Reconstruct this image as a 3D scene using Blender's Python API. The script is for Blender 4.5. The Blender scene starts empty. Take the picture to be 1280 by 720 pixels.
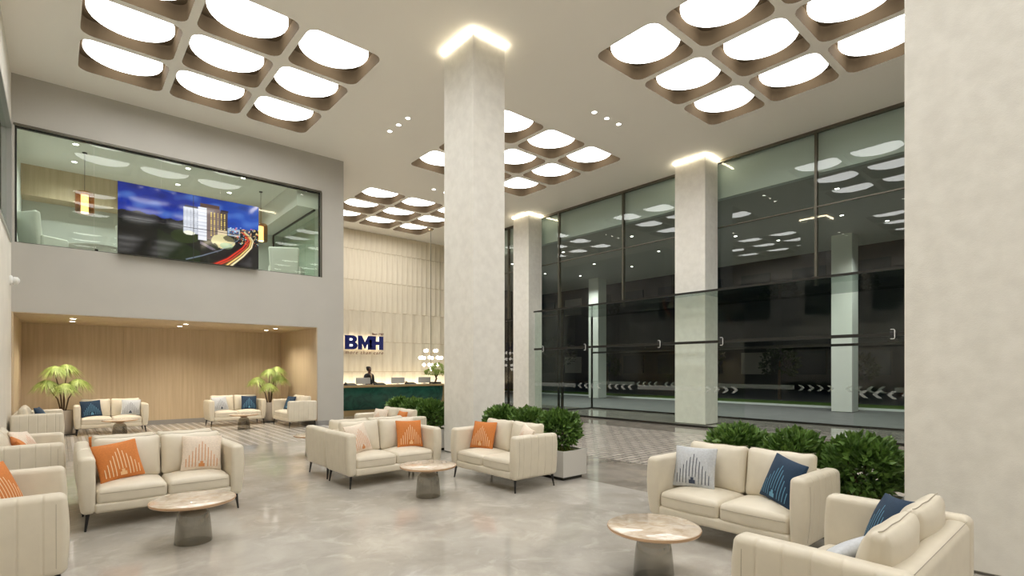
import bpy, bmesh, math, random
import numpy as np
from mathutils import Vector, Matrix
random.seed(7)
S = bpy.context.scene
COL = S.collection
PI = math.pi

# ------------------------------------------------------------------ camera, world, exposure
cam_d = bpy.data.cameras.new('camera'); cam = bpy.data.objects.new('camera', cam_d); COL.objects.link(cam)
cam_d.sensor_fit = 'HORIZONTAL'; cam_d.sensor_width = 36.0; cam_d.lens = 655.5 / 1280 * 36
cam_d.shift_y = (461.7 - 360) / 1280
cam_d.clip_start = 0.05; cam_d.clip_end = 300
cam.location = (0, 0, 1.6); cam.rotation_euler = (PI / 2, 0, math.radians(-40.82))
S.camera = cam
W = bpy.data.worlds.new('night'); S.world = W; W.use_nodes = True
W.node_tree.nodes['Background'].inputs[0].default_value = (0.030, 0.040, 0.060, 1)
W.node_tree.nodes['Background'].inputs[1].default_value = 0.35
S.view_settings.view_transform = 'Standard'; S.view_settings.look = 'None'
S.view_settings.gamma = 1.0; S.view_settings.use_curve_mapping = False
S.view_settings.exposure = 0.07
S.cycles.max_bounces = 12; S.cycles.diffuse_bounces = 8; S.cycles.glossy_bounces = 5
S.cycles.transparent_max_bounces = 24; S.cycles.transmission_bounces = 6
S.cycles.sample_clamp_indirect = 6.0; S.cycles.caustics_reflective = False; S.cycles.caustics_refractive = False
DISC_POWER = 7.2

# ------------------------------------------------------------------ materials
MATS = {}
def nt(name):
    m = bpy.data.materials.new(name); m.use_nodes = True
    n = m.node_tree.nodes; b = n['Principled BSDF']
    return m, m.node_tree, n, b
def mat(name, col, rough=0.5, metal=0.0, var=0.0, scale=(4, 4, 4), col2=None, bump=0.0, bscale=60, spec=0.5, detail=4, dist=0.0, sheen=0):
    if name in MATS: return MATS[name]
    m, t, n, b = nt(name)
    b.inputs['Base Color'].default_value = (*col, 1); b.inputs['Roughness'].default_value = rough
    b.inputs['Metallic'].default_value = metal; b.inputs['Specular IOR Level'].default_value = spec
    if sheen: b.inputs['Sheen Weight'].default_value = sheen
    tc = n.new('ShaderNodeTexCoord')
    if col2 or var:
        if not col2: col2 = tuple(c * (1 - var) for c in col)
        mp = n.new('ShaderNodeMapping'); mp.inputs['Scale'].default_value = scale
        nz = n.new('ShaderNodeTexNoise'); nz.inputs['Scale'].default_value = 1; nz.inputs['Detail'].default_value = detail
        nz.inputs['Distortion'].default_value = dist
        cr = n.new('ShaderNodeValToRGB'); cr.color_ramp.elements[0].position = .34; cr.color_ramp.elements[1].position = .66
        cr.color_ramp.elements[0].color = (*col2, 1); cr.color_ramp.elements[1].color = (*col, 1)
        t.links.new(tc.outputs['Object'], mp.inputs[0]); t.links.new(mp.outputs[0], nz.inputs[0])
        t.links.new(nz.outputs[0], cr.inputs[0]); t.links.new(cr.outputs[0], b.inputs['Base Color'])
    if bump:
        nb = n.new('ShaderNodeTexNoise'); nb.inputs['Scale'].default_value = bscale; nb.inputs['Detail'].default_value = 3
        bp = n.new('ShaderNodeBump'); bp.inputs['Strength'].default_value = bump; bp.inputs['Distance'].default_value = 0.01
        t.links.new(tc.outputs['Object'], nb.inputs[0]); t.links.new(nb.outputs[0], bp.inputs['Height']); t.links.new(bp.outputs[0], b.inputs['Normal'])
    MATS[name] = m; return m
def emit(name, col, s):
    if name in MATS: return MATS[name]
    m, t, n, b = nt(name)
    b.inputs['Base Color'].default_value = (*col, 1); b.inputs['Emission Color'].default_value = (*col, 1); b.inputs['Emission Strength'].default_value = s
    MATS[name] = m; return m
def glass(name, tint, base=0.02, k=1.0, rough=0.0):
    m, t, n, b = nt(name); n.remove(b)
    tr = n.new('ShaderNodeBsdfTransparent'); tr.inputs[0].default_value = (*tint, 1)
    gl = n.new('ShaderNodeBsdfGlossy'); gl.inputs['Roughness'].default_value = rough; gl.inputs['Color'].default_value = (.93, .95, .94, 1)
    fr = n.new('ShaderNodeFresnel'); fr.inputs[0].default_value = 1.5
    geo = n.new('ShaderNodeNewGeometry')
    mul = n.new('ShaderNodeMath'); mul.operation = 'MULTIPLY_ADD'; mul.inputs[1].default_value = k; mul.inputs[2].default_value = base
    mul.use_clamp = True
    bk = n.new('ShaderNodeMath'); bk.operation = 'SUBTRACT'; bk.inputs[0].default_value = 1.0
    fm = n.new('ShaderNodeMath'); fm.operation = 'MULTIPLY'
    mx = n.new('ShaderNodeMixShader')
    t.links.new(fr.outputs[0], mul.inputs[0])
    t.links.new(geo.outputs['Backfacing'], bk.inputs[1])
    t.links.new(mul.outputs[0], fm.inputs[0]); t.links.new(bk.outputs[0], fm.inputs[1])
    t.links.new(fm.outputs[0], mx.inputs[0]); t.links.new(tr.outputs[0], mx.inputs[1]); t.links.new(gl.outputs[0], mx.inputs[2])
    t.links.new(mx.outputs[0], n['Material Output'].inputs[0]); MATS[name] = m; return m

mat('ceiling', (.92, .885, .82), .7)
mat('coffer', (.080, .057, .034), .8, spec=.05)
mat('plaster_grey', (.49, .472, .432), .75, var=.05, scale=(1.2, 1.2, 1.2), bump=.08, bscale=90)
mat('plaster_left', (.80, .765, .69), .75, var=.06, scale=(1.5, 1.5, 1.5), bump=.1, bscale=70)
mat('stone_col', (.81, .79, .735), .6, col2=(.74, .72, .665), scale=(7, 7, 7), bump=.15, bscale=110, detail=6)
mat('dark_metal', (.035, .034, .03), .35, .6)
mat('bronze_metal', (.12, .11, .085), .4, .5)
mat('steel', (.55, .55, .54), .3, .9)
mat('wood', (.59, .475, .325), .55, col2=(.51, .40, .265), scale=(16, 16, .7), detail=5)
mat('baseboard', (.30, .29, .28), .5)
mat('leather', (.69, .63, .515), .42, var=.05, scale=(9, 9, 9), bump=.06, bscale=180)
mat('seam', (.40, .355, .28), .6)
mat('black_leg', (.012, .012, .012), .35)
mat('copper', (.66, .45, .29), .3, .75)
mat('table_marble', (.70, .615, .51), .10, col2=(.53, .42, .31), scale=(13, 13, 13), detail=9, dist=.7)
mat('planter', (.56, .545, .51), .55)
mat('moss', (.26, .30, .05), .9, var=.5, scale=(30, 30, 30))
mat('leaf', (.15, .27, .055), .42, col2=(.065, .135, .028), scale=(11, 11, 11), detail=2)
mat('stem', (.10, .06, .035), .8)
mat('palm_leaf', (.46, .55, .17), .5, col2=(.30, .41, .09), scale=(9, 9, 9), detail=2)
mat('pot', (.62, .57, .52), .5)
mat('gold', (.58, .42, .22), .32, .75)
mat('green_marble', (.006, .038, .026), .10, col2=(.018, .088, .062), scale=(2.2, 2.2, 2.6), detail=9, dist=2.2)
mat('travertine', (.76, .68, .53), .6, col2=(.66, .575, .43), scale=(7, 7, .9), detail=5)
mat('navy_sign', (.010, .016, .14), .3)
mat('brown_text', (.22, .10, .06), .5)
mat('red_emblem', (.55, .09, .02), .4)
mat('skin', (.14, .060, .035), .5)
mat('suit', (.012, .012, .014), .6)
mat('shirt', (.55, .38, .22), .7)
mat('hair', (.010, .008, .007), .6)
mat('monitor', (.52, .51, .48), .4)
mat('black_plastic', (.02, .02, .02), .4)
mat('white_plastic', (.8, .8, .78), .4)
mat('white_paint', (.80, .80, .77), .6)
mat('mezz_wall', (.62, .65, .62), .7)
mat('green_cushion', (.02, .10, .06), .8)
mat('fabric_white', (.74, .75, .70), .8)
mat('asphalt', (.17, .175, .175), .7, var=.15, scale=(2, 2, 2))
mat('grass', (.11, .22, .028), .9, var=.45, scale=(25, 25, 25))
mat('dark_building', (.06, .06, .063), .8, var=.2, scale=(.5, .5, .5))
mat('dark_window', (.035, .045, .06), .15)
mat('tree_dark', (.02, .035, .012), .8)
mat('soffit', (.50, .49, .48), .7)
mat('beam_out', (.74, .78, .77), .6)
mat('ext_col', (.80, .82, .78), .6)
def frost(name, col, a):
    m, t, n, b = nt(name); b.inputs['Base Color'].default_value = (*col, 1); b.inputs['Roughness'].default_value = .6; b.inputs['Alpha'].default_value = a; MATS[name] = m
frost('frost', (.60, .63, .60), .20)
frost('frost_band', (.60, .63, .60), .10)
for k, c in dict(orange=(.62, .205, .045), cream=(.80, .69, .575), navy=(.010, .036, .080), pale=(.56, .585, .62)).items():
    mat('pillow_' + k, c, .8, var=.12, scale=(60, 60, 60), bump=.15, bscale=300)
mat('print_orange', (.86, .66, .42), .8); mat('print_cream', (.62, .27, .10), .8); mat('print_navy', (.12, .30, .46), .8); mat('print_pale', (.045, .06, .10), .8)
mat('print_tan', (.80, .50, .25), .8)
emit('disc', (1, .99, .97), DISC_POWER)
emit('cove', (1, .90, .68), 20.0)
emit('spot', (1, .95, .86), 14.0)
emit('globe', (1, .95, .86), 5.0)
emit('lamp_core', (1, .80, .45), 4.0)
emit('wash', (1, .90, .70), 30.0)
emit('halo', (1, .95, .85), 1.8)
emit('lit_window', (.30, .28, .22), .05)
glass('glass_wall', (.86, .90, .88), base=.02, k=.9)
glass('glass_clear', (.955, .98, .965), base=.0, k=.6)
glass('glass_roof', (.60, .64, .62), base=.02, k=.6)
glass('glass_mezz', (.90, .94, .90), base=.01, k=.8)
glass('glass_smoke', (.60, .585, .55), base=.03, k=1.0, rough=.12)
glass('glass_amber', (.75, .45, .25), base=.03, k=1.0)

def marble_floor(name, c1, c2, c3, rough, sc):
    m, t, n, b = nt(name)
    tc = n.new('ShaderNodeTexCoord')
    def noise(s, det, dist, lo, hi):
        z = n.new('ShaderNodeTexNoise'); z.inputs['Scale'].default_value = s; z.inputs['Detail'].default_value = det; z.inputs['Distortion'].default_value = dist
        z.inputs['Roughness'].default_value = .62
        r = n.new('ShaderNodeMapRange'); r.inputs[1].default_value = lo; r.inputs[2].default_value = hi
        t.links.new(tc.outputs['Object'], z.inputs[0]); t.links.new(z.outputs[0], r.inputs[0]); return r
    a = noise(sc, 9, .35, .36, .66); v = noise(sc * 2.3, 9, .8, .52, .72)
    m1 = n.new('ShaderNodeMix'); m1.data_type = 'RGBA'; m1.inputs[6].default_value = (*c1, 1); m1.inputs[7].default_value = (*c2, 1)
    m2 = n.new('ShaderNodeMix'); m2.data_type = 'RGBA'; m2.inputs[7].default_value = (*c3, 1)
    t.links.new(a.outputs[0], m1.inputs[0]); t.links.new(m1.outputs[2], m2.inputs[6]); t.links.new(v.outputs[0], m2.inputs[0])
    t.links.new(m2.outputs[2], b.inputs['Base Color']); b.inputs['Roughness'].default_value = rough; b.inputs['Specular IOR Level'].default_value = .55
    MATS[name] = m
marble_floor('floor_light', (.495, .467, .42), (.36, .335, .297), (.545, .515, .468), .09, 1.25)
marble_floor('floor_brown', (.36, .325, .28), (.22, .195, .165), (.42, .37, .30), .10, 1.3)
def paver(name, ca, cb, mortar, bw, rh, off, msz, rough, rot=0):
    m, t, n, b = nt(name)
    tc = n.new('ShaderNodeTexCoord'); mp = n.new('ShaderNodeMapping'); mp.inputs['Rotation'].default_value = (0, 0, rot)
    br = n.new('ShaderNodeTexBrick'); br.inputs['Scale'].default_value = 1; br.inputs['Brick Width'].default_value = bw; br.inputs['Row Height'].default_value = rh
    br.offset = off; br.inputs['Mortar Size'].default_value = msz; br.inputs['Mortar Smooth'].default_value = .1
    br.inputs['Color1'].default_value = (*ca, 1); br.inputs['Color2'].default_value = (*cb, 1); br.inputs['Mortar'].default_value = (*mortar, 1)
    bp = n.new('ShaderNodeBump'); bp.inputs['Strength'].default_value = .25; bp.inputs['Distance'].default_value = .004; bp.invert = True
    t.links.new(tc.outputs['Object'], mp.inputs[0]); t.links.new(mp.outputs[0], br.inputs[0]); t.links.new(br.outputs[0], b.inputs['Base Color'])
    t.links.new(br.outputs['Fac'], bp.inputs['Height']); t.links.new(bp.outputs[0], b.inputs['Normal'])
    b.inputs['Roughness'].default_value = rough; MATS[name] = m
paver('pavers', (.52, .475, .42), (.42, .38, .335), (.17, .15, .13), .36, .16, .5, .016, .22)
paver('strip_pavers', (.50, .465, .41), (.44, .405, .355), (.34, .31, .27), 4.0, .10, 0, .008, .16)
mat('inlay', (.68, .65, .60), .16)

# ------------------------------------------------------------------ geometry helpers
class G:
    def __init__(s): s.v = []; s.f = []
    def add(s, v, f, M=None):
        o = len(s.v)
        s.v += [tuple(M @ Vector(p)) for p in v] if M is not None else [tuple(p) for p in v]
        s.f += [[i + o for i in q] for q in f]; return s
    def box(s, x0, x1, y0, y1, z0, z1, M=None):
        v = [(x, y, z) for x in (x0, x1) for y in (y0, y1) for z in (z0, z1)]
        return s.add(v, [(0, 1, 3, 2), (4, 6, 7, 5), (0, 4, 5, 1), (2, 3, 7, 6), (0, 2, 6, 4), (1, 5, 7, 3)], M)
    def tube(s, pts, rad, n=8, cap=True):
        pts = [Vector(p) for p in pts]; k = len(pts); rad = rad if isinstance(rad, (list, tuple)) else [rad] * k
        v = []
        for i, p in enumerate(pts):
            d = (pts[min(i + 1, k - 1)] - pts[max(i - 1, 0)]).normalized()
            a = d.orthogonal().normalized() if abs(d.z) < .99 else Vector((1, 0, 0)); b = d.cross(a).normalized(); a = b.cross(d)
            for j in range(n): v.append(p + (a * math.cos(2 * PI * j / n) + b * math.sin(2 * PI * j / n)) * rad[i])
        f = [(i * n + j, i * n + (j + 1) % n, (i + 1) * n + (j + 1) % n, (i + 1) * n + j) for i in range(k - 1) for j in range(n)]
        if cap: f += [tuple(range(n - 1, -1, -1)), tuple((k - 1) * n + j for j in range(n))]
        return s.add(v, f)
    def lathe(s, prof, n=40, M=None, close=True):
        v = [(r * math.cos(2 * PI * j / n), r * math.sin(2 * PI * j / n), z) for r, z in prof for j in range(n)]
        k = len(prof); f = [(i * n + j, i * n + (j + 1) % n, (i + 1) * n + (j + 1) % n, (i + 1) * n + j) for i in range(k - 1) for j in range(n)]
        if close: f += [tuple(range(n - 1, -1, -1)), tuple((k - 1) * n + j for j in range(n))]
        return s.add(v, f, M)
    def sphere(s, c, r, n=12, m=8, sc=(1, 1, 1)):
        prof = [(max(1e-4, math.sin(PI * i / m)) * r, -math.cos(PI * i / m) * r) for i in range(m + 1)]
        return s.lathe(prof, n, Matrix.Translation(c) @ Matrix.Diagonal((*sc, 1)))
def mesh(name, g, smooth=False, angle=None):
    me = bpy.data.meshes.new(name); me.from_pydata(g.v, [], g.f); me.validate()
    if smooth:
        me.polygons.foreach_set('use_smooth', [True] * len(me.polygons))
    me.update(); return me
def auto_smooth(me, deg=40):
    bm = bmesh.new(); bm.from_mesh(me)
    for e in bm.edges:
        e.smooth = not (len(e.link_faces) == 2 and e.calc_face_angle(0) > math.radians(deg))
    for f in bm.faces: f.smooth = True
    bm.to_mesh(me); bm.free(); return me
def link(name, me, m=None, parent=None, loc=None, rot=None):
    o = bpy.data.objects.new(name, me); COL.objects.link(o)
    if m is not None and me is not None and not me.materials: me.materials.append(MATS[m])
    if parent is not None: o.parent = parent
    if loc is not None: o.location = loc
    if rot is not None: o.rotation_euler = rot
    return o
def part(name, g, m, parent=None, smooth=False, loc=None, rot=None):
    me = mesh(name, g) if isinstance(g, G) else g
    if smooth: auto_smooth(me)
    return link(name, me, m, parent, loc, rot)
def tag(o, label, cat, group=None):
    o['label'] = label; o['category'] = cat
    if group: o['group'] = group
    return o
def thing(name, label, cat, loc=(0, 0, 0), rz=0, group=None):
    o = bpy.data.objects.new(name, None); COL.objects.link(o); o.empty_display_size = .1
    o.location = loc; o.rotation_euler = (0, 0, rz); return tag(o, label, cat, group)
def struct(o): o['kind'] = 'structure'; return o
def sroot(name, loc=(0, 0, 0)):
    o = bpy.data.objects.new(name, None); COL.objects.link(o); o.location = loc; return struct(o)

def axis(h, r, n, mid, extra=()):
    lo = [-h + r - r * math.tan(math.radians(45 * k / n)) for k in range(n, -1, -1)]
    a, b = -h + r, h - r
    ms = [a + (b - a) * i / mid for i in range(1, mid)]
    ms = sorted(ms + [e for e in extra if a < e < b])
    return lo + ms + [-x for x in reversed(lo)]
def rbox(w, d, h, r, n=3, mid=(1, 1, 1), ex=((), (), ()), deform=None):
    H = (w / 2, d / 2, h / 2); A = [axis(H[i], r, n, mid[i], ex[i]) for i in range(3)]
    key = {}; v = []; f = []
    def vid(q):
        k = tuple(round(c, 5) for c in q)
        if k not in key:
            inn = [max(-(H[i] - r), min(H[i] - r, q[i])) for i in range(3)]
            dv = Vector([q[i] - inn[i] for i in range(3)]); dv = dv.normalized() * r if dv.length > 1e-9 else dv
            p = [inn[i] + dv[i] for i in range(3)]
            key[k] = len(v); v.append(deform(*p) if deform else tuple(p))
        return key[k]
    for ax in range(3):
        u, w2 = (ax + 1) % 3, (ax + 2) % 3
        for sgn in (-1, 1):
            for i in range(len(A[u]) - 1):
                for j in range(len(A[w2]) - 1):
                    q = []
                    for (a, b) in ((i, j), (i + 1, j), (i + 1, j + 1), (i, j + 1)):
                        p = [0, 0, 0]; p[ax] = sgn * H[ax]; p[u] = A[u][a]; p[w2] = A[w2][b]; q.append(vid(p))
                    f.append(q if sgn > 0 else q[::-1])
    g = G(); g.v = v; g.f = f; return g
def move(g, x, y, z, M=None):
    T = Matrix.Translation((x, y, z)) @ (M if M is not None else Matrix())
    g.v = [tuple(T @ Vector(p)) for p in g.v]; return g

# ------------------------------------------------------------------ dimensions
XL, XG, YB, YT, YR, HC = -.75, 14.75, -8.0, 15.0, 22.0, 7.75
XI, XO = 13.3, 16.5          # inner and outer line of the entrance vestibule

# ------------------------------------------------------------------ floor
def slab(name, x0, x1, y0, y1, m, z1=0, z0=-.12):
    return struct(part(name, G().box(x0, x1, y0, y1, z0, z1), m))
fl = slab('floor', XL - .2, 5.8, YB, 12.0, 'floor_light')
slab('floor_border', 5.8, 7.45, YB, YR + .3, 'floor_brown')
slab('floor_walkway', 7.45, 11.9, YB, 16.0, 'pavers')
slab('floor_reception', 7.45, 11.9, 16.0, YR + .3, 'floor_brown')
slab('floor_entrance_border', 11.9, XI + .05, YB, YR + .3, 'floor_brown')
slab('floor_vestibule', XI + .05, XO, YB, YR + .3, 'floor_light')
al = slab('floor_alcove', XL - .2, 5.8, 12.0, 18.4, 'inlay', z1=-.002)
sm = mesh('paver_strip', G().box(-.071, .071, 0, 6.2, 0, .004)); sm.materials.append(MATS['strip_pavers'])
for i in range(32):
    link('paver_strip', sm, None, al, (XL + .08 + i * .2, 12.0, -.002))

# ------------------------------------------------------------------ ceiling with coffers
PX0 = {0: .22, 1: 7.87}; PY0 = [-4.95, 2.22, 9.42, 16.45]
PP = (1.565, 1.53); OPEN = (1.425, 1.385); CD = .27
def rounded(w, d, r, n=5):
    pts = []
    for cx, cy, a0 in ((w / 2 - r, d / 2 - r, 0), (-w / 2 + r, d / 2 - r, 90), (-w / 2 + r, -d / 2 + r, 180), (w / 2 - r, -d / 2 + r, 270)):
        for k in range(n + 1):
            a = math.radians(a0 + 90 * k / n); pts.append((cx + r * math.cos(a), cy + r * math.sin(a)))
    return pts
cells = []
for ix, x0 in PX0.items():
    for iy, y0 in enumerate(PY0):
        if ix == 0 and iy == 3: continue
        for a in range(3):
            for b in range(3): cells.append((x0 + a * PP[0], y0 + b * PP[1], ix, iy, a, b))
cg = G()
xs = sorted({round(v, 4) for v in [XL, XG] + [c[0] for c in cells] + [c[0] + PP[0] for c in cells]})
ys = sorted({round(v, 4) for v in [YB, YR] + [c[1] for c in cells] + [c[1] + PP[1] for c in cells]})
cellset = {(round(c[0], 4), round(c[1], 4)) for c in cells}
for i in range(len(xs) - 1):
    for j in range(len(ys) - 1):
        if (xs[i], ys[j]) in cellset or any(c[0] - 1e-3 < xs[i] < c[0] + PP[0] - 1e-3 and c[1] - 1e-3 < ys[j] < c[1] + PP[1] - 1e-3 for c in cells): continue
        cg.add([(xs[i], ys[j], HC), (xs[i], ys[j + 1], HC), (xs[i + 1], ys[j + 1], HC), (xs[i + 1], ys[j], HC)], [(0, 1, 2, 3)])
loop = rounded(OPEN[0], OPEN[1], .2)
L = len(loop)
for c in cells:
    cx, cy = c[0] + PP[0] / 2, c[1] + PP[1] / 2
    v = [(cx + s * PP[0] / 2, cy + q * PP[1] / 2, HC) for s, q in ((1, 1), (-1, 1), (-1, -1), (1, -1))] + [(cx + x, cy + y, HC) for x, y in loop]
    f = []
    for k in range(4):
        for i in range(5): f.append((k, 4 + k * 6 + i + 1, 4 + k * 6 + i))
        f.append((k, (k + 1) % 4, 4 + ((k + 1) % 4) * 6, 4 + k * 6 + 5))
    cg.add(v, f)
# slab above, to keep the room closed
ceil = struct(part('ceiling', cg, 'ceiling'))
struct(part('ceiling_slab', G().box(XL - .3, XG + .2, YB - .2, YR + .3, HC + .5, HC + .6), 'ceiling'))
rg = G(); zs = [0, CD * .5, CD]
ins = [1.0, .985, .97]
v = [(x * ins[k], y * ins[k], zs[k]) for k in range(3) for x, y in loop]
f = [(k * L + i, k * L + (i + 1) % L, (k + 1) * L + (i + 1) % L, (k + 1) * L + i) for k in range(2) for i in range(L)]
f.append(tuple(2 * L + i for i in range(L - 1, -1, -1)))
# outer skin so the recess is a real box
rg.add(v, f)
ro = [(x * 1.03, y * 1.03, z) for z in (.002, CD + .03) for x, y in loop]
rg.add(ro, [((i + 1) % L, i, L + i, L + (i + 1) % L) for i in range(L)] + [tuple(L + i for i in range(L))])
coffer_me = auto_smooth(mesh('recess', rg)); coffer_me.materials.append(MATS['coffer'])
dg = G().lathe([(.60, .03), (.645, .022), (.655, .0), (.655, -.045), (.648, -.055), (.0005, -.055)], 48, close=False)
disc_me = auto_smooth(mesh('diffuser', dg)); disc_me.materials.append(MATS['disc'])
pname = {(0, 0): 'beside the plaster side wall at the far end', (0, 1): 'over the seating near the plaster side wall', (0, 2): 'in front of the video wall window',
         (1, 0): 'over the walkway at the entrance end', (1, 1): 'over the walkway by the glass front', (1, 2): 'behind the tall stone column', (1, 3): 'above the reception desk'}
for c in cells:
    t = thing('coffer_light', 'round light disc in a square coffer ' + pname[c[2], c[3]], 'ceiling light',
              (c[0] + PP[0] / 2, c[1] + PP[1] / 2, HC), 0, 'coffer lights ' + pname[c[2], c[3]])
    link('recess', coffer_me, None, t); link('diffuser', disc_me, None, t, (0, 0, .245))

# small recessed downlights
def spot_lamp(parent, loc, power, size=1.6, blend=.8, col=(1, .90, .74), rad=.04):
    l = bpy.data.lights.new('spot_lamp', 'SPOT'); l.energy = power; l.spot_size = size; l.spot_blend = blend; l.color = col; l.shadow_soft_size = rad
    o = bpy.data.objects.new('spot_lamp', l); COL.objects.link(o); o.parent = parent; o.location = loc; return o
trim_me = auto_smooth(mesh('trim_ring', G().lathe([(.055, 0), (.075, 0), (.078, -.008), (.055, -.008), (.055, 0)], 24, close=False))); trim_me.materials.append(MATS['white_plastic'])
bulb_me = mesh('lens', G().lathe([(.056, -.002), (.056, -.007), (.0004, -.007)], 20, close=False)); bulb_me.materials.append(MATS['spot'])
def downlight(x, y, z, label, group, power=0, **kw):
    t = thing('downlight', label, 'downlight', (x, y, z), 0, group)
    link('trim_ring', trim_me, None, t); link('lens', bulb_me, None, t)
    if power: spot_lamp(t, (0, 0, -.03), power, **kw)
for (cx, cy, ax, where) in ((6.46, 11.84, 'y', 'between the video wall coffers and the column coffers'), (10.15, 8.2, 'x', 'in the row over the walkway between two coffer panels'),
                            (10.15, 15.3, 'x', 'in the row before the reception coffers'), (6.46, 4.6, 'y', 'in the row between the two nearer coffer panels'), (2.55, 8.2, 'x', 'in the row over the middle sofas')):
    for k in (-.465, 0, .465):
        downlight(cx + (k if ax == 'x' else 0), cy + (k if ax == 'y' else 0), HC, 'small round downlight ' + where, 'downlights ' + where)

# ------------------------------------------------------------------ walls
def wall(name, boxes, m):
    g = G()
    for b in boxes: g.box(*b)
    return struct(part(name, g, m))
AZ = 2.80; WZ0, WZ1, WX0, WX1 = 4.25, 6.69, -.70, 5.70; WT = .22
wall('wall_video', [(XL, 6.37, YT, YT + WT, WZ1, HC), (XL, 6.37, YT, YT + WT, AZ, WZ0), (WX1, 6.37, YT, YT + WT, WZ0, WZ1), (XL, WX0, YT, YT + WT, WZ0, WZ1),
                    (5.60, 6.37, YT, YT + WT, 0, AZ)], 'plaster_grey')
wall('wall_video_return', [(6.15, 6.37, YT + WT, YR, 0, HC)], 'plaster_grey')
wall('wall_entrance_end', [(XL - .2, XG + .3, YB - .2, YB, 0, HC)], 'plaster_left')
# left wall with a row of upper office windows
LW = [(7.6, 14.72), (.2, 7.2), (-7.2, -.2)]; LZ0, LZ1 = 4.18, 6.55
bx = [(XL - .2, XL, YB, YT, 0, LZ0), (XL - .2, XL, YB, YT, LZ1, HC)]
yy = [YB] + [v for a, b in sorted(LW) for v in (a, b)] + [YT]
for i in range(0, len(yy), 2): bx.append((XL - .2, XL, yy[i], yy[i + 1], LZ0, LZ1))
bx.append((XL - .2, XL, YT, 18.4, 0, 3.6))
wall('wall_left', bx, 'plaster_left')
for i, (a, b) in enumerate(LW):
    r = sroot('window_%d' % (i + 2), (XL, a, LZ0)); w = b - a; h = LZ1 - LZ0
    part('frame', G().box(-.12, .025, 0, .07, 0, h).box(-.12, .025, w - .07, w, 0, h).box(-.12, .025, .07, w - .07, h - .07, h).box(-.12, .025, .07, w - .07, 0, .05), 'steel', r)
    n = 3
    for k in range(n):
        y0 = .07 + (w - .14) * k / n; y1 = .07 + (w - .14) * (k + 1) / n
        part('pane', G().box(-.06, -.05, y0 + .004, y1 - .004, .05, h - .07), 'glass_mezz', r)
        if k: part('mullion', G().box(-.09, -.02, y0 - .015, y0 + .015, .05, h - .07), 'bronze_metal', r)
wall('wall_office', [(-4.6, -4.5, YB, 15.2, 3.9, 7.2), (-4.5, XL - .2, YB, 15.2, 3.9, 4.0), (-4.5, XL - .2, YB, 15.2, 7.0, 7.1), (-4.5, XL - .2, 15.1, 15.2, 4.0, 7.0)], 'mezz_wall')

# alcove lined with vertical wood boards
ar = sroot('wall_alcove', (0, 18.2, 0))
struct(part('wall_alcove_shell', G().box(XL - .2, 5.95, 18.24, 18.4, 0, 3.2).box(5.68, 5.95, YT + WT, 18.24, 0, 3.2).box(XL - .2, 5.95, YT + WT, 18.24, AZ + .03, 3.2), 'plaster_grey'))
nb = 9; bw = (5.6 - XL) / nb
for k in range(nb):
    part('wood_board', G().box(XL + k * bw + .0006, XL + (k + 1) * bw - .0006, 0, .035, .13, AZ), 'wood', ar)
for k in range(4):
    d = (18.2 - YT - .01) / 4
    part('wood_board', G().box(5.575, 5.60, -d * (k + 1) + .0006, -d * k - .0006, .13, AZ), 'wood', ar)
    part('wood_board', G().box(XL + .001, XL + .03, -d * (k + 1) + .0006, -d * k - .0006, .13, AZ), 'wood', ar)
struct(part('ceiling_alcove', G().box(XL, 5.6, YT + .015, 18.2, AZ - .015, AZ + .025), 'wood'))
struct(part('baseboard_alcove', G().box(XL, 5.6, 18.185, 18.22, 0, .13).box(5.565, 5.60, YT + .01, 18.185, 0, .13).box(XL, XL + .012, YT + .01, 18.185, 0, .13), 'baseboard'))
struct(part('baseboard_video', G().box(5.6, 6.385, YT - .015, YT, 0, .12), 'baseboard'))
struct(part('baseboard_left', G().box(XL, XL + .012, YB, YT, 0, .12), 'baseboard'))
for x in (.25, 2.51, 4.74):
    for y in (15.95, 16.85):
        downlight(x, y, AZ - .015, 'small downlight in the wood ceiling of the lounge alcove', 'alcove ceiling downlights', 95, size=2.3, blend=.9)
# bullet camera on the plaster side wall
t = thing('security_camera', 'small white dome camera on the plaster side wall below the office window', 'camera', (XL, 14.54, 3.39))
R90 = Matrix.Rotation(PI / 2, 4, 'Y')
part('mount', G().lathe([(.10, 0), (.10, .03), (.08, .045)], 20, R90), 'white_plastic', t, True)
part('housing', G().lathe([(.06, .045), (.075, .07), (.07, .12), (.03, .15), (.005, .155)], 20, R90), 'white_plastic', t, True)

# ------------------------------------------------------------------ columns
def column(x0, x1, y0, y1, label, z1=HC, m='stone_col', cove=True, base=True):
    cx, cy = (x0 + x1) / 2, (y0 + y1) / 2; a, b = (x1 - x0) / 2, (y1 - y0) / 2
    t = thing('column', label, 'column', (cx, cy, 0))
    bz = .025 if base else 0
    part('shaft', move(rbox(2 * a, 2 * b, z1 - .05 * cove - bz, .008, 1), 0, 0, (z1 - .05 * cove + bz) / 2), m, t)
    if base: part('plinth', G().box(-a + .03, a - .03, -b + .03, b - .03, 0, bz), 'baseboard', t)
    if cove:
        e = .03; g = G()
        for (p, q, r, s) in ((-a - e, a + e, -b - e, -b), (-a - e, a + e, b, b + e), (-a - e, -a, -b, b), (a, a + e, -b, b)): g.box(p, q, r, s, z1 - .05, z1 - .008)
        part('cove_light', g, 'cove', t); part('neck', G().box(-a, a, -b, b, z1 - .05, z1), 'white_paint', t)
    return t
column(5.66, 6.40, 7.62, 8.57, 'tall pale stone column between the two middle sofa groups')
column(13.93, 14.65, 7.71, 8.68, 'pale stone column rising through the entrance vestibule')
column(13.93, 14.65, 15.13, 16.05, 'pale stone column at the end of the vestibule near reception')
column(5.42, 6.30, .05, 1.19, 'massive pale stone column beside the sofa with navy cushions')

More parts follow.
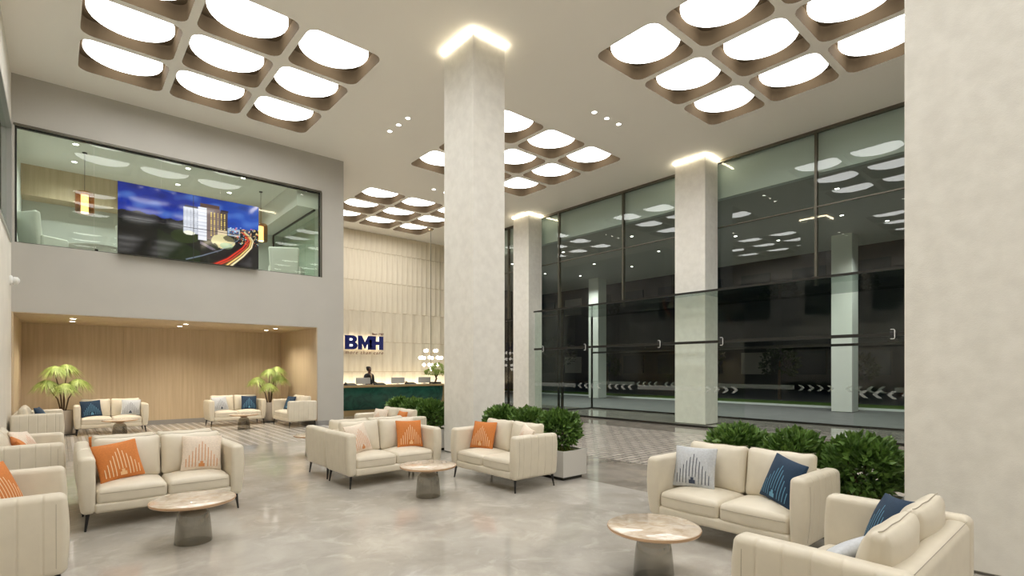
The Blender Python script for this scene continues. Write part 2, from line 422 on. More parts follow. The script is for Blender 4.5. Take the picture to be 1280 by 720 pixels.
# ------------------------------------------------------------------ video wall window and screen
r = sroot('window_1', (WX0, YT, WZ0)); w = WX1 - WX0; h = WZ1 - WZ0
part('frame', G().box(0, .03, .06, .14, 0, h).box(w - .03, w, .06, .14, 0, h).box(.03, w - .03, .06, .14, h - .03, h).box(.03, w - .03, .06, .14, 0, .02), 'dark_metal', r)
part('outer_trim', G().box(-.02, w + .02, -.012, .02, h - .005, h + .04).box(w - .005, w + .03, -.012, .02, 0, h), 'bronze_metal', r)
for k in range(5):
    part('pane', G().box(.03 + (w - .06) * k / 5 + .003, .03 + (w - .06) * (k + 1) / 5 - .003, .09, .10, .02, h - .03), 'glass_mezz', r)

def screen_picture(nx=210, ny=115):
    X, Yg = np.meshgrid(np.linspace(0, 1, nx), np.linspace(0, 1, ny)); s, t = X, Yg
    def c(r, g, b): return np.array([(q / 255) ** 2.2 for q in (r, g, b)])
    img = np.zeros((ny, nx, 3))
    def blend(mask, col): 
        mm = np.clip(mask, 0, 1)[..., None]; img[:] = img * (1 - mm) + np.array(col) * mm
    sm = lambda a, e0, e1: np.clip((a - e0) / (e1 - e0), 0, 1)
    img[:] = c(18, 48, 150); blend(sm(t, .75, 1.0) * .7, c(14, 34, 110)); blend(sm(s, .5, 1) * .55, c(40, 100, 200))
    cl = np.sin(s * 9 + t * 17) * .5 + np.sin(s * 23 - t * 31 + 1.3) * .3 + np.sin(s * 41 + t * 13) * .2
    blend(sm(cl, .1, .9) * .45 * (t > .5), c(95, 140, 215)); blend(sm(-cl, .3, .9) * .5 * (t > .5), c(10, 25, 85))
    # horizon and hills
    hor = .60 + .02 * np.sin(s * 14) + .01 * np.sin(s * 60)
    blend((t < hor) * 1.0, c(16, 18, 26))
    blend(((t < .50) & (s < .62)) * 1.0, c(14, 20, 15))
    # lit slope right of the hill
    blend(((t < .42 - .9 * (s - .25)) & (s > .25) & (s < .72)) * .8, c(30, 44, 18))
    blend((np.hypot((s - .44) / .10, (t - .36) / .10) < 1) * .35, c(60, 80, 25))
    # towers
    def rect(a, b, lo, hi, col): blend(((s > a) & (s < b) & (t > lo) & (t < hi)) * 1.0, col)
    rect(.43, .535, .42, .80, c(200, 205, 215)); rect(.44, .53, .80, .83, c(60, 50, 55))
    rect(.535, .595, .34, .84, c(235, 238, 245)); rect(.55, .69, .84, .90, c(86, 64, 58)); rect(.595, .695, .36, .85, c(120, 104, 100))
    rect(.695, .755, .47, .82, c(72, 62, 66)); rect(.70, .76, .82, .845, c(50, 44, 50))
    win = ((np.floor(s * 120) % 3) == 0) & ((np.floor(t * 70) % 2) == 0)
    blend((win & (s > .61) & (s < .75) & (t > .42) & (t < .80)) * 1.0, c(250, 220, 120))
    blend((win & (s > .43) & (s < .535) & (t > .45) & (t < .78)) * .6, c(120, 125, 140))
    blend(((np.floor(t * 60) % 3 == 0) & (s > .535) & (s < .595) & (t > .36) & (t < .82)) * .35, c(120, 125, 150))
    rect(.675, .75, .46, .53, c(225, 205, 170)); rect(.755, .85, .46, .58, c(150, 175, 205)); rect(.77, .84, .49, .55, c(60, 80, 120))
    rect(.86, .93, .52, .60, c(70, 70, 85))
    rs = np.random.RandomState(3)
    for _ in range(150):
        a = rs.uniform(.76, 1.0); b = rs.uniform(.36, .62); k = rs.rand()
        blend((np.hypot((s - a) * 1.8, t - b) < .007) * .9, c(255, 225, 150) if k < .6 else (c(190, 230, 255) if k < .8 else c(255, 120, 70)))
    # forecourt
    blend((np.hypot((s - .72) / .09, (t - .36) / .11) < 1) * .9, c(225, 215, 160)); blend((np.hypot((s - .745) / .05, (t - .30) / .05) < 1) * .9, c(160, 190, 150))
    blend((np.hypot((s - .47) / .04, (t - .42) / .03) < 1) * 1.0, c(250, 250, 225))
    blend((np.hypot((s - .655) / .03, (t - .22) / .10) < 1) * .9, c(20, 34, 14)); blend((np.hypot((s - .78) / .06, (t - .42) / .05) < 1) * .8, c(18, 26, 14))
    blend(((np.abs(t - (.30 - .85 * (s - .55))) < .02) & (s > .55) & (s < .68)) * .8, c(120, 110, 125))
    # road
    road = [(.60, -.05), (.74, .10), (.86, .30), (.905, .42), (.89, .50), (.86, .55)]
    blend(((t < .16 + .55 * np.clip(s - .55, 0, .4)) & (s > .55) & (t < .45 - 1.4 * np.clip(s - .93, 0, 1))) * .75, c(22, 18, 20))
    def trail(pts, wd, col, a):
        P = np.array(pts); n = 60; q = np.linspace(0, len(P) - 1, n); d = np.full(s.shape, 9.)
        px = np.interp(q, range(len(P)), P[:, 0]); py = np.interp(q, range(len(P)), P[:, 1])
        for k in range(n - 1):
            ax, ay, bx2, by = px[k], py[k], px[k + 1], py[k + 1]; dx, dy = bx2 - ax, by - ay
            u = np.clip(((s - ax) * dx + (t - ay) * dy) / (dx * dx + dy * dy + 1e-9), 0, 1)
            d = np.minimum(d, np.hypot((s - ax - u * dx) * 1.83, t - ay - u * dy) / (1.15 - .8 * k / n))
        blend(np.clip(1.4 - d / wd, 0, 1) * a, col)
    sh = lambda o, e=0: [(x + o * (1 - i / 6), y + e) for i, (x, y) in enumerate(road)]
    trail(sh(.03), .035, c(120, 40, 35), .7); trail(sh(.015), .012, c(235, 60, 40), .95); trail(sh(.05), .010, c(225, 75, 50), .9)
    trail([(.74, -.02), (.86, .17), (.93, .33), (.945, .43), (.92, .50), (.88, .55)], .035, c(130, 95, 50), .7)
    trail([(.735, -.02), (.85, .17), (.925, .33), (.94, .43), (.915, .50), (.88, .55)], .010, c(255, 220, 130), 1)
    trail([(.77, -.02), (.875, .17), (.94, .32), (.955, .43), (.93, .50), (.885, .56)], .012, c(255, 240, 190), 1)
    trail([(.45, .02), (.56, .10), (.70, .22), (.80, .36), (.86, .46)], .008, c(150, 165, 190), .6)
    blend(((s > .955) & (t < .30)) * .8, c(6, 6, 6)); blend(sm(-s, -.42, -.1) * (t < .42) * .8, c(5, 6, 6))
    return s, t, img
SW, SH = 2.98, 1.63
t = thing('video_wall', 'large four-panel video wall showing a night hospital and light trails', 'screen', (1.01 + SW / 2, YT - .105, WZ0 + .005))
part('housing', G().box(-SW / 2, SW / 2, -.03, .075, 0, SH), 'black_plastic', t)
part('bracket', G().box(-.5, -.4, .075, .19, .3, SH - .3).box(.4, .5, .075, .19, .3, SH - .3), 'dark_metal', t)
s_, t_, img = screen_picture(); ny, nx = s_.shape
me = bpy.data.meshes.new('display')
me.from_pydata([(-SW / 2 + a * SW, -.032, b * SH) for a, b in zip(s_.ravel(), t_.ravel())], [], [(j * nx + i, j * nx + i + 1, (j + 1) * nx + i + 1, (j + 1) * nx + i) for j in range(ny - 1) for i in range(nx - 1)])
at = me.color_attributes.new('picture', 'FLOAT_COLOR', 'POINT'); at.data.foreach_set('color', np.concatenate([img, np.ones((ny, nx, 1))], 2).astype('f4').ravel())
m_, tt, nn, bb = nt('screen'); an = nn.new('ShaderNodeVertexColor'); an.layer_name = 'picture'
bb.inputs['Base Color'].default_value = (.01, .01, .01, 1); bb.inputs['Roughness'].default_value = .06
tt.links.new(an.outputs[0], bb.inputs['Emission Color']); bb.inputs['Emission Strength'].default_value = 1.0; MATS['screen'] = m_
link('display', me, 'screen', t)
part('bezel', G().box(-.006, .006, -.036, -.03, 0, SH).box(-SW / 2, -.006, -.036, -.03, SH / 2 - .006, SH / 2 + .006).box(.006, SW / 2, -.036, -.03, SH / 2 - .006, SH / 2 + .006), 'black_plastic', t)

# ------------------------------------------------------------------ upper meeting room behind the window
MF = 3.95
struct(part('floor_mezzanine', G().box(XL - .2, 6.15, YT + WT, 19.4, MF - .2, MF), 'floor_light'))
struct(part('wall_mezzanine', G().box(XL - .2, 6.15, 19.2, 19.4, MF, HC).box(XL - .2, XL, YT + WT, 19.2, MF, HC), 'mezz_wall'))
struct(part('ceiling_mezzanine', G().box(XL, 6.15, YT + WT, 19.2, 6.95, 7.0), 'white_paint'))
struct(part('trim_1', G().box(XL, 5.1, 18.6, 19.2, 6.15, 6.95), 'wood'))
struct(part('trim_2', G().box(5.1, 6.15, YT + WT, 19.2, 6.25, 6.95), 'white_paint'))
pr = sroot('window_5', (5.62, YT + .3, MF))
for k in range(5):
    part('pane', G().box(0, .012, k * .77 + .006, (k + 1) * .77 - .006, .03, 2.26), 'glass_mezz', pr)
part('frame', G().box(-.02, .03, 0, 3.86, 2.26, 2.30).box(-.02, .03, 0, 3.86, 0, .03).box(-.02, .03, 3.85, 3.89, 0, 2.3), 'dark_metal', pr)
struct(part('wall_corridor', G().box(5.95, 6.12, YT + WT, 19.2, MF, 6.25), 'mezz_wall'))
for x, y in ((.3, 16.2), (.3, 17.6), (2.6, 16.2), (2.6, 17.8), (3.9, 16.0), (3.9, 17.6)):
    downlight(x, y, 6.95, 'small downlight in the meeting room ceiling behind the upper window', 'meeting room downlights', 130, size=2.6, blend=1.0, col=(.96, 1, .95))
def pendant(x, y, label):
    t = thing('pendant_lamp', label, 'lamp', (x, y, 6.95))
    part('cord', G().tube([(0, 0, 0), (0, 0, -.98)], .005, 6), 'dark_metal', t); part('canopy', G().lathe([(.05, -.02), (.05, 0)], 16), 'dark_metal', t)
    part('shade', G().lathe([(.17, -1.50), (.19, -1.46), (.19, -1.02), (.17, -.98)], 24, close=False), 'glass_amber', t, True)
    part('core', G().lathe([(.075, -1.49), (.075, -1.05)], 20), 'lamp_core', t, True); part('cap', G().lathe([(.08, -1.05), (.08, -.98), (.02, -.96)], 20), 'copper', t, True)
pendant(.48, 16.7, 'amber glass pendant lamp hanging above the round meeting table')
pendant(4.60, 16.9, 'amber glass pendant lamp partly hidden behind the video wall')
def armchair(x, y, rz, label, w=.62):
    t = thing('armchair', label, 'armchair', (x, y, MF), rz)
    part('seat', move(rbox(w, .6, .16, .05, 3), 0, 0, .38), 'fabric_white', t, True)
    part('backrest', move(rbox(w, .14, .80, .05, 3, (2, 1, 4), deform=lambda a, b, c: (a * (1 + .12 * c), b + .12 * c, c)), 0, .30, .78), 'fabric_white', t, True)
    for sx in (-1, 1):
        part('armrest', move(rbox(.09, .56, .40, .04, 3), sx * (w / 2 + .01), 0, .46), 'fabric_white', t, True)
        for sy in (-1, 1): part('leg', G().tube([(sx * .24, sy * .22, .31), (sx * .28, sy * .26, 0)], [.018, .01], 8), 'black_leg', t)
    return t
armchair(-.26, 16.15, math.radians(125), 'tall white armchair at the meeting table behind the upper window')
armchair(1.50, 16.3, math.radians(80), 'white meeting chair half hidden behind the video wall')
armchair(5.10, 16.1, math.radians(150), 'white lounge armchair by the upper glass partition', .8)
tag(part('cushion', move(rbox(.34, .10, .30, .045, 3), 0, 0, 0), 'green_cushion', None, True, (4.93, 16.25, MF + .62), (.35, 0, .5)), 'dark green cushion on the white lounge armchair upstairs', 'cushion')
t = thing('meeting_table', 'round white meeting table on a dark pedestal upstairs', 'table', (.72, 17.0, MF))
part('tabletop', G().lathe([(.60, .70), (.62, .715), (.62, .73), (.60, .735)], 40), 'white_paint', t, True)
part('pedestal', G().lathe([(.26, 0), (.26, .015), (.04, .03), (.035, .70)], 24), 'black_leg', t, True)

# ------------------------------------------------------------------ reception wall of fluted panels
rw = sroot('wall_reception', (0, YR, 0))
part('backing', G().box(6.37, XG + .1, 0, .2, 0, HC), 'travertine', rw)
joints = [0.0, .15, 1.5, 2.85, 4.2, 5.55, 6.9, HC]
def flute(wd, ht, d0, d1, bow):
    n = 5; v = []; 
    for z in (0, ht):
        for i in range(n + 1):
            u = i / n; v.append((u * (wd - .004), -(d0 + (d1 - d0) * u ** bow), z))
        v += [(wd - .004, 0, z), (0, 0, z)]
    k = n + 3
    return G().add(v, [(i, (i + 1) % k, k + (i + 1) % k, k + i) for i in range(k)] + [tuple(range(k - 1, -1, -1)), tuple(range(k, 2 * k))])
for r_ in range(len(joints) - 1):
    wd = .52 if joints[r_] < 4.1 else .26; ht = joints[r_ + 1] - joints[r_] - .014
    fm = mesh('fluted_panel', flute(wd, ht, .03, (.17 if wd > .3 else .11), 1.5)); fm.materials.append(MATS['travertine'])
    for k in range(int((XG + .05 - 6.40) / wd)):
        link('fluted_panel', fm, None, rw, (6.40 + k * wd, 0, joints[r_]))
part('joint_inlay', G().box(6.4, XG, -.03, -.005, 1.485, 1.5).box(6.4, XG, -.03, -.005, 2.835, 2.85).box(6.4, XG, -.03, -.005, 4.185, 4.2).box(6.4, XG, -.03, -.005, 5.535, 5.55).box(6.4, XG, -.03, -.005, 6.885, 6.9), 'gold', rw)

# lettering
def curve_mesh(name, splines, ext, bev=0):
    cu = bpy.data.curves.new(name, 'CURVE'); cu.dimensions = '2D'; cu.fill_mode = 'BOTH'; cu.extrude = ext
    for p in splines:
        sp = cu.splines.new('POLY'); sp.points.add(len(p) - 1); sp.use_cyclic_u = True
        for i, (x, y) in enumerate(p): sp.points[i].co = (x, y, 0, 1)
    return to_mesh(name, cu)
def to_mesh(name, cu):
    o = bpy.data.objects.new(name, cu); COL.objects.link(o); dg = bpy.context.evaluated_depsgraph_get()
    me = bpy.data.meshes.new_from_object(o.evaluated_get(dg)); me.name = name; bpy.data.objects.remove(o); bpy.data.curves.remove(cu); return me
def text_mesh(name, body, size, ext=.008, shear=0, off=0, space=1):
    cu = bpy.data.curves.new(name, 'FONT'); cu.body = body; cu.size = size; cu.extrude = ext; cu.shear = shear; cu.offset = off; cu.space_character = space
    return to_mesh(name, cu)
def arc(cx, cy, rx, ry, a0, a1, n=10): return [(cx + rx * math.cos(math.radians(a0 + (a1 - a0) * i / n)), cy + ry * math.sin(math.radians(a0 + (a1 - a0) * i / n))) for i in range(n + 1)]
LH = .61
sg = thing('wall_sign', 'navy BMH hospital lettering with slogan on the pale fluted wall', 'sign', (9.30, YR - .24, 2.47))
B_ = [[(0, 0)] + arc(.60, .28, .39, .28, -90, 70) + arc(.58, .735, .36, .265, -60, 90) + [(0, 1)],
      arc(.53, .29, .10, .08, -90, 90) + [(.35, .37), (.35, .21)], arc(.52, .71, .09, .075, -90, 90) + [(.35, .785), (.35, .635)]]
M_ = [[(1.02, 0), (1.35, 0), (1.35, .46), (1.54, .08), (1.62, .08), (1.81, .46), (1.81, 0), (2.02, 0), (2.02, 1), (1.84, 1), (1.58, .52), (1.33, 1), (1.02, 1)]]
E_ = [[(2.02, 0), (2.16, 0), (2.16, .26), (1.93, .26), (1.93, .31), (2.16, .31), (2.16, .66), (1.93, .66), (1.93, .71), (2.16, .71), (2.16, 1), (2.02, 1)]]
H_ = [[(2.16, 0), (2.47, 0), (2.47, .36), (2.75, .36), (2.75, 0), (3.10, 0), (3.10, 1), (2.75, 1), (2.75, .62), (2.47, .62), (2.47, 1), (2.16, 1)]]
RX = (PI / 2, 0, 0)
for nm, sp in (('letter_b', B_), ('letter_m', M_), ('letter_bars', E_), ('letter_h', H_)):
    sp = [[(x * LH * .95, y * LH) for x, y in q] for q in sp]
    o = link(nm, curve_mesh(nm, sp, .02), 'navy_sign', sg, (0, 0, 0), RX)
    b_ = [[(x * .985 + .01, y * .94 + .018) for x, y in sp[0]]]
    link('backlight', curve_mesh('backlight', b_, .004), 'halo', o, (0, 0, -.03))
o = link('slogan', text_mesh('slogan', 'more than care', .215, shear=.3, space=1.28), 'brown_text', sg, (0, 0, -.20), RX)
k_ = 1.80 / max(v.co.x for v in o.data.vertices); o.scale = (k_, 1, 1)
link('since_text', text_mesh('since_text', 'Since 1987', .13, off=.004), 'brown_text', sg, (1.25, 0, LH + .05), RX)
g = G()
for a0 in (20, 140, 260):
    pts = [(-.30 + .16 * math.cos(math.radians(a0 + k * 11)), 0, .33 + .24 * math.sin(math.radians(a0 + k * 11))) for k in range(9)]
    g.tube(pts, [.015, .03, .045, .055, .06, .055, .045, .03, .012], 8)
part('emblem', g, 'red_emblem', sg, True)

# wall washer strip at the foot of the panels
tag(part('light_strip', G().box(6.6, 14.6, YR - .46, YR - .40, .78, .82), 'wash'), 'warm light strip washing up the fluted wall behind reception', 'light strip')
t = thing('back_counter', 'low cabinet run at the foot of the fluted wall behind reception', 'cabinet', (0, 0, 0))
part('body', G().box(6.5, 14.6, YR - .66, YR - .20, 0, .78), 'gold', t); part('lip', G().box(6.5, 14.6, YR - .68, YR - .64, .78, .86), 'gold', t)

# reception desk
DX0, DX1, DY = 6.55, 11.30, 16.95
t = thing('reception_desk', 'long reception desk with a dark green marble front and gold top', 'desk', ((DX0 + DX1) / 2, DY, 0))
hw = (DX1 - DX0) / 2
def prof_front(u): return .12 * (1 - math.sin(min(1, u * 1.15) * PI / 2)) ** 1.4
n = 10; v = []
path = [(-hw, 0.0)] + [(hw - .35 + .35 * math.sin(a * PI / 16), .35 - .35 * math.cos(a * PI / 16)) for a in range(9)] + [(hw, .95)]
for i in range(n + 1):
    u = i / n; z = .20 + .78 * u; e = prof_front(u)
    for k, (x, y) in enumerate(path):
        nx_ = 0 if k < 1 else math.sin(min(k, 9) / 9 * PI / 2); ny_ = -1 if k < 1 else -math.cos(min(k, 9) / 9 * PI / 2)
        v.append((x - nx_ * e, y - ny_ * e, z))
m2 = len(path); g = G().add(v, [(i * m2 + k, i * m2 + k + 1, (i + 1) * m2 + k + 1, (i + 1) * m2 + k) for i in range(n) for k in range(m2 - 1)])
part('marble_front', g, 'green_marble', t, True)
part('carcass', G().box(-hw + .01, hw - .4, .14, .90, .20, .975), 'gold', t)
part('plinth', G().box(-hw + .02, hw - .38, .18, .85, 0, .20), 'gold', t)
v = [(x, y, z) for z in (.98, 1.045) for x, y in [(p[0] + (.02 if p[0] > 0 else 0), p[1] - .03) for p in path] + [(-hw, .92)]]
k = m2 + 1
part('counter_top', G().add(v, [(i, (i + 1) % k, k + (i + 1) % k, k + i) for i in range(k)] + [tuple(range(k - 1, -1, -1)), tuple(range(k, 2 * k))]), 'gold', t)
for i, (x, lab) in enumerate(((8.15, 'in front of the receptionist'), (9.52, 'at the middle of the reception desk'), (10.66, 'beside the bonsai'))):
    q = thing('monitor', 'light grey computer monitor back ' + lab, 'monitor', (x, DY + .55, 1.045))
    part('screen_back', move(rbox(.54, .03, .22, .01, 2), 0, 0, .15), 'monitor', q); part('stand', G().box(-.04, .04, -.01, .01, .01, .08), 'monitor', q); part('foot', G().box(-.12, .12, -.08, .08, 0, .012), 'monitor', q)
for x, lab in ((7.62, 'at the wall end of the counter'), (8.72, 'beside the receptionist'), (9.98, 'between the two monitors')):
    q = thing('desk_phone', 'black desk phone ' + lab, 'phone', (x, DY + .42, 1.045))
    part('body', G().add([(-.2, -.1, 0), (.2, -.1, 0), (.2, .1, 0), (-.2, .1, 0), (-.19, -.09, .025), (.19, -.09, .025), (.19, .1, .075), (-.19, .1, .075)], [(3, 2, 1, 0), (4, 5, 6, 7), (0, 1, 5, 4), (1, 2, 6, 5), (2, 3, 7, 6), (3, 0, 4, 7)]), 'black_plastic', q)
    part('handset', G().tube([(-.15, -.06, .06), (-.15, .0, .085), (-.15, .07, .095)], [.025, .016, .025], 8), 'black_plastic', q)

# bonsai on the counter
def leaf_blob(g, c, r, n, size, sc=(1, 1, .8), rnd=random):
    for _ in range(n):
        a = rnd.uniform(0, 2 * PI); z = rnd.uniform(-.75, 1); q = math.sqrt(1 - z * z); rr = r * rnd.uniform(.72, 1.04)
        d = Vector((q * math.cos(a), q * math.sin(a), z)); p = Vector(c) + Vector((d.x * sc[0], d.y * sc[1], d.z * sc[2])) * rr
        up = (d + Vector((rnd.uniform(-.7, .7), rnd.uniform(-.7, .7), rnd.uniform(-.2, .9)))).normalized()
        sd = up.cross(Vector((rnd.uniform(-1, 1), rnd.uniform(-1, 1), rnd.uniform(-1, 1)))).normalized(); nm = up.cross(sd)
        L_ = size * rnd.uniform(.7, 1.25); w_ = L_ * .26
        g.add([p, p + up * L_ * .5 + sd * w_ - nm * w_ * .2, p + up * L_ + nm * L_ * .14, p + up * L_ * .5 - sd * w_ - nm * w_ * .2], [(0, 1, 2), (0, 2, 3)])
t = thing('bonsai', 'small bonsai tree in a dark tray on the reception counter', 'plant', (11.06, DY + .42, 1.045))
part('tray', G().box(-.2, .2, -.12, .12, 0, .07), 'black_plastic', t)
part('trunk', G().tube([(0, 0, .06), (.06, 0, .2), (0, 0, .34), (-.1, 0, .42)], [.04, .035, .03, .015], 8).tube([(.04, 0, .24), (.14, .02, .36), (.18, .02, .5)], [.025, .02, .01], 8), 'stem', t)
g = G(); leaf_blob(g, (-.17, 0, .44), .22, 420, .07, (1.2, .8, .6)); leaf_blob(g, (.12, 0, .60), .24, 420, .07, (1.1, .8, .75)); leaf_blob(g, (.20, 0, .40), .16, 220, .07, (1.1, .8, .6))
part('foliage', g, 'palm_leaf', t)['kind'] = 'stuff'

# chandelier of globes
t = thing('globe_chandelier', 'brass chandelier of small white glass globes hanging beside the reception desk', 'chandelier', (12.38, 19.8, HC))
part('rod', G().tube([(0, 0, 0), (0, 0, -6.1)], .012, 8), 'bronze_metal', t); part('canopy', G().lathe([(.09, -.03), (.09, 0)], 20), 'gold', t)
gm = auto_smooth(mesh('globe', G().sphere((0, 0, 0), .072, 14, 10))); gm.materials.append(MATS['globe']); ag = G()
for zz, rr, n_, ph in ((2.42, .30, 4, .4), (2.11, .47, 8, .1), (1.80, .30, 4, .8), (1.60, .0, 1, 0)):
    for k in range(n_):
        a = 2 * PI * k / n_ + ph; p = Vector((rr * math.cos(a), rr * math.sin(a), zz - HC))
        link('globe', gm, None, t, p); ag.tube([(0, 0, (zz + 2.05) / 2 - HC), p], .008, 6)
part('arms', ag, 'gold', t)

# ------------------------------------------------------------------ glass curtain wall (upper) and beam behind it
cw = sroot('window_6', (XG, 0, 3.75)); yj = [-7.1, -4.05, -1.0, 2.05, 5.1, 8.15, 11.2, 14.27, 17.3, 20.4, 22.0]; zt = HC - 3.75
for i in range(len(yj) - 1):
    part('pane', G().box(-.01, .01, yj[i] + .02, yj[i + 1] - .02, 0.03, 2.02), 'glass_wall', cw); part('pane', G().box(-.01, .01, yj[i] + .02, yj[i + 1] - .02, 2.04, zt - .06), 'glass_wall', cw)
    part('mullion', G().box(-.035, .08, yj[i] - .03, yj[i] + .03, 0, zt), 'bronze_metal', cw)
part('head_rail', G().box(-.06, .06, YB, YR, zt - .07, zt), 'bronze_metal', cw); part('transom', G().box(-.02, .05, YB, YR, 2.015, 2.045), 'bronze_metal', cw)
# lower glazing beyond the vestibule, towards reception
lw = sroot('window_7', (XG, 14.3, 0))
for y0, y1 in ((0.02, 3.0), (3.04, 6.08), (6.12, 7.7)):
    part('pane', G().box(-.01, .01, y0, y1, .06, 3.72), 'glass_wall', lw); part('mullion', G().box(-.035, .06, y0 - .04, y0, 0, 3.75), 'dark_metal', lw)
part('sill', G().box(-.05, .05, -.02, 7.7, 0, .06), 'dark_metal', lw); part('transom', G().box(-.05, .05, -.02, 7.7, 3.70, 3.78), 'dark_metal', lw)

# ------------------------------------------------------------------ entrance vestibule
def chevrons(g, y0, y1, z, x, d):
    n = max(2, int((y1 - y0) / .22)); st = (y1 - y0) / n
    for k in range(n):
        c = y0 + (k + .5) * st; a = .10; hh = .085; w_ = .085
        for sz in (-1, 1):
            v = [(xx, c + d * (-a / 2) + o, z) for xx in (x - .004, x + .001) for o in (0, w_)] + [(xx, c + d * (a / 2) + o, z + sz * hh) for xx in (x - .004, x + .001) for o in (0, w_)]
            q = [0, 1, 3, 2, 4, 5, 7, 6]; v = [v[i] for i in q]
            g.add(v, [(0, 1, 2, 3), (4, 7, 6, 5), (0, 4, 5, 1), (1, 5, 6, 2), (2, 6, 7, 3), (3, 7, 4, 0)])
def glazed(name, x, panes, ztop, chev=True, transom=2.34):
    r = sroot(name, (x, 0, 0))
    for (y0, y1, kind, xo) in panes:
        if kind in ('fixed', 'leaf'):
            p = part('pane' if kind == 'fixed' else 'door_leaf', G().box(xo - .006, xo + .006, y0 + .004, y1 - .004, .05, transom - .03), 'glass_clear', r)
            part('bottom_rail', G().box(xo - .025, xo + .025, y0, y1, 0.0, .06), 'dark_metal', r)
            g = G()
            if kind == 'leaf': chevrons(g, y0 + .1, y1 - .1, 1.06, xo - .008, 1 if (round(y0 * 10) % 2) else -1); part('chevron_strip', g, 'frost', p)
            else:
                part('frosted_strip', G().box(xo - .009, xo - .007, y0 + .01, y1 - .01, 1.0, 1.13), 'frost_band', p)
        part('overpanel', G().box(-.006, .006, y0 + .004, y1 - .004, transom + .03, ztop), 'glass_clear', r)
    a = min(p[0] for p in panes); b = max(p[1] for p in panes)
    part('transom', G().box(-.05, .05, a, b, transom - .035, transom + .035), 'dark_metal', r)
    return r
ri = glazed('door_1', XI, [(-2.0, .3, 'fixed', 0), (.3, 2.6, 'fixed', 0), (2.6, 3.84, 'leaf', 0), (3.84, 6.27, 'open', 0), (6.27, 7.46, 'leaf', 0), (7.46, 9.56, 'fixed', 0), (9.56, 10.8, 'leaf', 0), (10.8, 12.07, 'leaf', 0), (12.07, 14.1, 'fixed', 0)], 3.70)
ro_ = glazed('door_2', XO, [(-2.0, .3, 'fixed', 0), (.3, 2.6, 'fixed', 0), (2.6, 3.84, 'fixed', 0), (3.84, 5.06, 'leaf', 0), (5.06, 6.28, 'leaf', 0), (6.28, 8.4, 'fixed', 0), (8.4, 9.6, 'fixed', 0), (9.6, 10.8, 'leaf', 0), (10.8, 12.0, 'leaf', 0), (12.0, 14.1, 'fixed', 0)], 3.70, transom=2.28)
re_ = sroot('window_8', (0, 14.1, 0))
for a, b in ((XI, XG - .05), (XG + .05, XO)): part('pane', G().box(a, b, -.006, .006, .05, 3.7), 'glass_clear', re_)
part('post', G().box(XG - .04, XG + .04, -.04, .04, 0, 3.75), 'dark_metal', re_); part('sill', G().box(XI, XO, -.03, .03, 0, .05), 'dark_metal', re_)
part('roof_rail', G().box(XI - .03, XI + .03, -16.1, .05, 3.70, 3.75), 'dark_metal', re_)
part('corner_post', G().box(XO - .03, XO + .03, -.03, .03, 0, 3.75), 'dark_metal', re_)
struct(part('ceiling_vestibule', G().box(XI - .02, XO + .05, -2.0, 14.15, 3.72, 3.735), 'glass_roof'))
struct(part('wall_entrance_low', G().box(XI, XO, YB, -2.0, 0, 3.78), 'plaster_left'))
for y in (13.6, 11.6, 8.75, 6.85, 3.1):
    q = thing('door_sensor', 'small bright motion sensor bracket on the vestibule door rail', 'sensor', (XI - .06, y, 2.34), 0, 'vestibule door sensors')
    part('housing', rbox(.05, .12, .10, .015, 2), 'black_plastic', q); part('bracket', G().tube([(-.03, .04, .10), (-.03, -.02, .10), (-.03, -.035, .08), (-.03, -.035, -.08), (-.03, -.02, -.10), (-.03, .04, -.10)], .008, 6), 'white_plastic', q)

# ------------------------------------------------------------------ outdoors
struct(part('ground_forecourt', G().box(XO, 24.3, -12, 34, -.2, -.02), 'asphalt'))
struct(part('ground_kerb', G().box(24.3, 24.5, -12, 60, -.2, .06), 'beam_out'))
struct(part('ground_lawn', G().box(24.5, 27.5, -12, 60, -.2, .03), 'grass')); struct(part('ground_road', G().box(27.5, 60, -12, 70, -.2, -.03), 'asphalt'))
struct(part('ceiling_canopy', G().box(XG + .35, 25.0, -12, 26, 6.70, 6.9), 'soffit'))
struct(part('trim_3', G().box(XG + .15, XG + .35, YB, 26, 6.68, HC + .2), 'beam_out'))
for x in (16.6, 19.6, 21.5):
    for y in (2.2, 5.2, 8.8, 12.2, 15.8, 19.2):
        downlight(x, y + (.8 if x == 19.6 else 0), 6.70, 'small downlight in the outdoor entrance canopy', 'canopy downlights', 420 if y in (5.2, 12.2, 19.2) else 0, size=2.2, blend=.8, col=(1, 1, .93))
column(22.35, 23.05, 6.5, 7.2, 'white square column outside under the canopy, before the lawn', 6.70, 'ext_col', False, False)
column(22.65, 23.35, 18.9, 19.6, 'white square column outside under the canopy, beyond the vestibule end', 6.70, 'ext_col', False, False)
